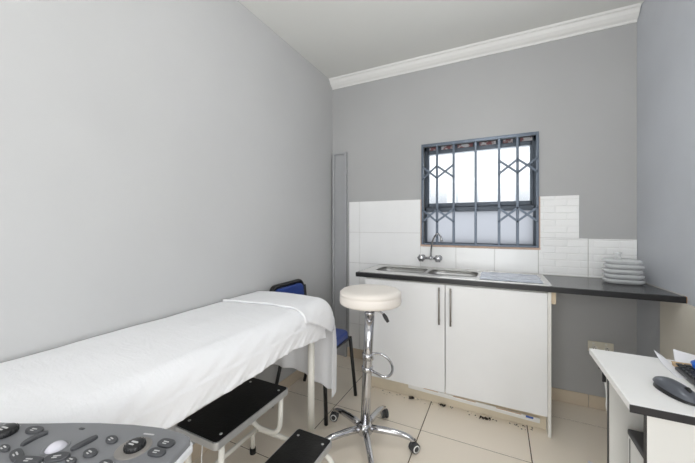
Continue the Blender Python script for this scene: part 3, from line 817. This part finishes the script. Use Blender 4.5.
for n_, x, y, a_, b_, dg, p in (('oval_key', -.827, .270, .0185, .0095, 14, 2), ('oval_key', -.809, .224, .0135, .0058, 0, 2), ('square_key', -.766, .227, .0185, .0080, -8, 3),
        ('wide_key', -.729, .231, .022, .008, 22, 4), ('lens_key', -.695, .256, .0185, .0105, 35, 2), ('oval_key', -.655, .287, .013, .0085, 0, 2.2), ('oval_key', -.659, .323, .013, .0078, -3, 2.2),
        ('oval_key', -.664, .263, .0105, .006, 7, 2), ('pad_key', -.557, .363, .0155, .0095, 11, 2.8), ('pad_key', -.550, .341, .0155, .0088, 15, 2.8),
        ('oval_key', -.60, .285, .013, .008, 5, 2.2), ('oval_key', -.57, .255, .013, .008, 10, 2.2), ('pad_key', -.54, .30, .0155, .009, 15, 2.8), ('oval_key', -.86, .175, .014, .008, 0, 2.2), ('oval_key', -.78, .165, .014, .008, 8, 2.2)):
    key(n_, x, y, a_, b_, dg, .0045, p)
for pth in ([(-.752, .229), (-.764, .247), (-.755, .265)], [(-.661, .262), (-.661, .283), (-.660, .300)]):
    A, B, C_ = [Vector(p) for p in pth]
    L_, R_ = [], []
    for k in range(13):
        t_ = k/12; p = A*(1-t_)*(1-t_)+B*2*t_*(1-t_)+C_*t_*t_; d = ((B-A)*(1-t_)+(C_-B)*t_).normalized(); n2 = Vector((-d.y, d.x))
        wv = .0062*(1-.55*abs(2*t_-1)**4); L_.append(tuple(p+n2*wv)); R_.append(tuple(p-n2*wv))
    q = MB(); q.plate(L_+R_[::-1], PZ-.001, PZ+.005, bev=.0015); q.build('curved_bar_key', M['key'], pn)
q = MB(); q.lathe([(.0195, 0), (.0195, .001), (.0178, .002), (.0160, .001)], (-.730*K, .2675*K, PZ-.0005), 36); q.build('trackball_ring', M['panel_grey'], pn)
q = MB(); q.sphere((-.730*K, .2675*K, PZ-.007), .0165, u=32, v=20); q.build('trackball', M['ball'], pn)
q = MB(); q.lathe([(0, .0012), (.0255, .0012), (.028, .0006), (.028, 0)], (-.601*K, .330*K, PZ), 40); hl = q.build('dial_surround', M['halo'], pn)
def dial(x, y, r, h):
    q = MB(); q.lathe([(r*1.0, 0), (r*1.02, h*.3), (r*.93, h*.8), (r*.8, h), (0, h+.0008)], (x*K, y*K, PZ+.001), 36)
    for k in range(18):
        a_ = 2*PI*k/18; q.sphere((x*K+r*math.cos(a_), y*K+r*math.sin(a_), PZ+.001+h*.4), .0014, (1, 1, 3), 6, 6)
    o = q.build('dial', M['black_plastic'], pn)
    q = MB(); q.plate(ell(x*K, y*K, r*.45, .0018, 10, 12, 6), PZ+h+.0018, PZ+h+.0021); q.plate(ell(x*K, y*K-.006, r*.35, .0015, 10, 12, 6), PZ+h+.0018, PZ+h+.0021); q.build('dial_mark', M['legend'], o)
dial(-.599, .331, .0155, .009); dial(-.867, .240, .018, .011)
q = MB(); q.plate(ell(-.751*K, .315*K, .006, .0026, 14, 12, 4), PZ, PZ+.0006); q.build('indicator_slot', M['key'], pn)
q = MB()
for x, y, w_ in ((-.614, .365, .011), (-.881, .262, .006), (-.908, .252, .004)):
    q.plate(ell(x*K, y*K, w_, .0016, 18, 12, 6), PZ, PZ+.0004)
q.build('printed_mark', M['legend'], pn)

# ------------------------------------------------------------------ small debris
def clump(x, y, s, label):
    q = MB()
    for k in range(9):
        a_ = random.random()*2*PI; r = random.random()*s; l = s*(.35+.4*random.random())
        p = V(x+r*math.cos(a_), y+r*.5*math.sin(a_), .006+.006*random.random()); b_ = random.random()*2*PI
        q.tube([p-V(math.cos(b_), math.sin(b_), 0)*l*.5, p+V(0, 0, .003), p+V(math.cos(b_), math.sin(b_), 0)*l*.5], [.002, .007, .002], 6)
    o = q.build('dirt_clump', M['debris'], base=(x, y, 0)); tag(o, label, 'dirt')
clump(-.565, 2.185, .036, 'dark dirt clump on the floor below the left cabinet door')
clump(-.075, 2.165, .036, 'dark dirt clump on the floor below the right cabinet door')
clump(-.347, 2.190, .018, 'small dark dirt clump on the floor under the gap between the cabinet doors')
q = MB()
for k in range(70):
    x = random.uniform(-.9, .2); y = 2.212-abs(random.gauss(0, .025)); r = random.uniform(.0012, .004)
    q.sphere((x, y, r*.6), r, (1.3, .9, .6), 6, 4)
o = q.build('floor_crumbs', M['debris'], base=(-.35, 2.2, 0)); o['kind'] = 'stuff'; tag(o, 'dark crumbs scattered on the floor along the cabinet kickboard', 'crumbs')

# scrap of paper on the floor
def f_scrap(u, v): return V(.405+.09*u+.02*v, 1.90+.12*v, .001+.012*max(0, .3-u)+.004*noise.noise(V(u*3, v*3, 1))+.004)
q = MB(); q.grid(f_scrap, 8, 8); o = q.build('paper_scrap', M['paper'], base=(.45, 1.96, 0)); mod_solid(o, .0005, 1); tag(o, 'white scrap of paper on the floor left of the desk', 'paper')

# ------------------------------------------------------------------ pendant globe added out of view as fill light
LX, LY, LZ = -.10, 1.10, 2.36
cf = thing('fill_lamp', 'added white globe fill lamp hanging from the ceiling out of view', 'lamp', (LX, LY, LZ))
q = MB(); q.lathe([(0, -.0305), (.03, -.03), (.05, -.012), (.052, -.0005), (0, -.0005)], (LX, LY, ZC), 24); q.build('ceiling_rose', M['white_plastic'], cf)
q = MB(); q.tube([(LX, LY, ZC-.03), (LX, LY, LZ+.13)], .004, 8); q.build('flex', M['white_plastic'], cf)
q = MB(); q.lathe([(0, .14), (.02, .14), (.024, .10), (0, .10)], (LX, LY, LZ), 20); q.build('lamp_holder', M['white_plastic'], cf)
q = MB(); q.sphere((LX, LY, LZ), .10, u=32, v=20); q.build('globe', M['lamp'], cf)
# added window frame, unseen in the right wall, around the side fill light
q = MB()
for a in ((WY0+.001, WY0+.05, WZ0+.001, WZ1-.001), (WY1-.05, WY1-.001, WZ0+.001, WZ1-.001), (WY0+.05, WY1-.05, WZ0+.001, WZ0+.05), (WY0+.05, WY1-.05, WZ1-.05, WZ1-.001), ((WY0+WY1)/2-.02, (WY0+WY1)/2+.02, WZ0+.05, WZ1-.05)):
    q.box(XR+.06, XR+.10, *a, .003)
w2 = struct(skew(q.build('added_window', M['alu_dark'])))
q = MB(); q.box(XR+.078, XR+.082, WY0+.045, WY1-.045, WZ0+.045, WZ1-.045); skew(q.build('pane', M['glass'], w2))

def area(name, loc, rot, sx, sy, power, col=(1, 1, 1)):
    l = bpy.data.lights.new(name, 'AREA'); l.shape = 'RECTANGLE'; l.size = sx; l.size_y = sy; l.energy = power; l.color = col
    o = bpy.data.objects.new(name, l); COL.objects.link(o); o.location = loc; o.rotation_euler = rot; return o
l_ = bpy.data.lights.new('fill_light', 'POINT'); l_.energy = 54; l_.color = (.965, .985, 1); l_.shadow_soft_size = .11  # added fill source at the globe
o_ = bpy.data.objects.new('fill_light', l_); COL.objects.link(o_); o_.location = (LX, LY, LZ)

area('side_fill', (wx(-.7)+.055, (WY0+WY1)/2, (WZ0+WZ1)/2), (0, math.radians(90), 0), 1.2, 1.1, 20, (1, 1, 1))  # added fill light set in the made-up side window
area('rear_fill', (-.35, YF+.03, 1.25), (math.radians(90), 0, 0), 1.3, 2.0, 24, (.97, .99, 1))  # added fill light before the solid rear wall, no doorway is built
area('sink_window_daylight', (-.163, YB+.14, 1.52), (math.radians(-90), 0, 0), .8, .8, 5, (.93, .97, 1))

# ------------------------------------------------------------------ sky
wd_ = bpy.data.worlds.new('sky'); S.world = wd_; wd_.use_nodes = True
nt = wd_.node_tree; bg = nt.nodes['Background']
_tc = nt.nodes.new('ShaderNodeTexCoord'); _sp = nt.nodes.new('ShaderNodeSeparateXYZ'); _rp = nt.nodes.new('ShaderNodeValToRGB')
nt.links.new(_tc.outputs['Generated'], _sp.inputs[0]); nt.links.new(_sp.outputs['Z'], _rp.inputs['Fac']); nt.links.new(_rp.outputs['Color'], bg.inputs['Color'])
_rp.color_ramp.elements[0].position = .07; _rp.color_ramp.elements[0].color = (.47, .50, .545, 1)
_rp.color_ramp.elements[1].position = .145; _rp.color_ramp.elements[1].color = (.96, .98, 1, 1)
bg.inputs['Strength'].default_value = 1.3

# ------------------------------------------------------------------ camera
cam = bpy.data.cameras.new('camera'); co_ = bpy.data.objects.new('camera', cam); COL.objects.link(co_)
co_.location = (0, 0, 1.26); co_.rotation_euler = (PI/2, 0, .4587)
cam.sensor_fit = 'HORIZONTAL'; cam.sensor_width = 36; cam.lens = 306/695*36
cam.shift_y = -(231.5-224.8)/695
cam.clip_start = .01
S.camera = co_
S.view_settings.view_transform = 'Standard'; S.view_settings.look = 'None'
S.view_settings.exposure = .41; S.view_settings.gamma = 1; S.view_settings.use_curve_mapping = False
try: S.cycles.use_denoising = True
except Exception: pass
for o in bpy.data.objects:
    if '_o' in o: del o['_o']
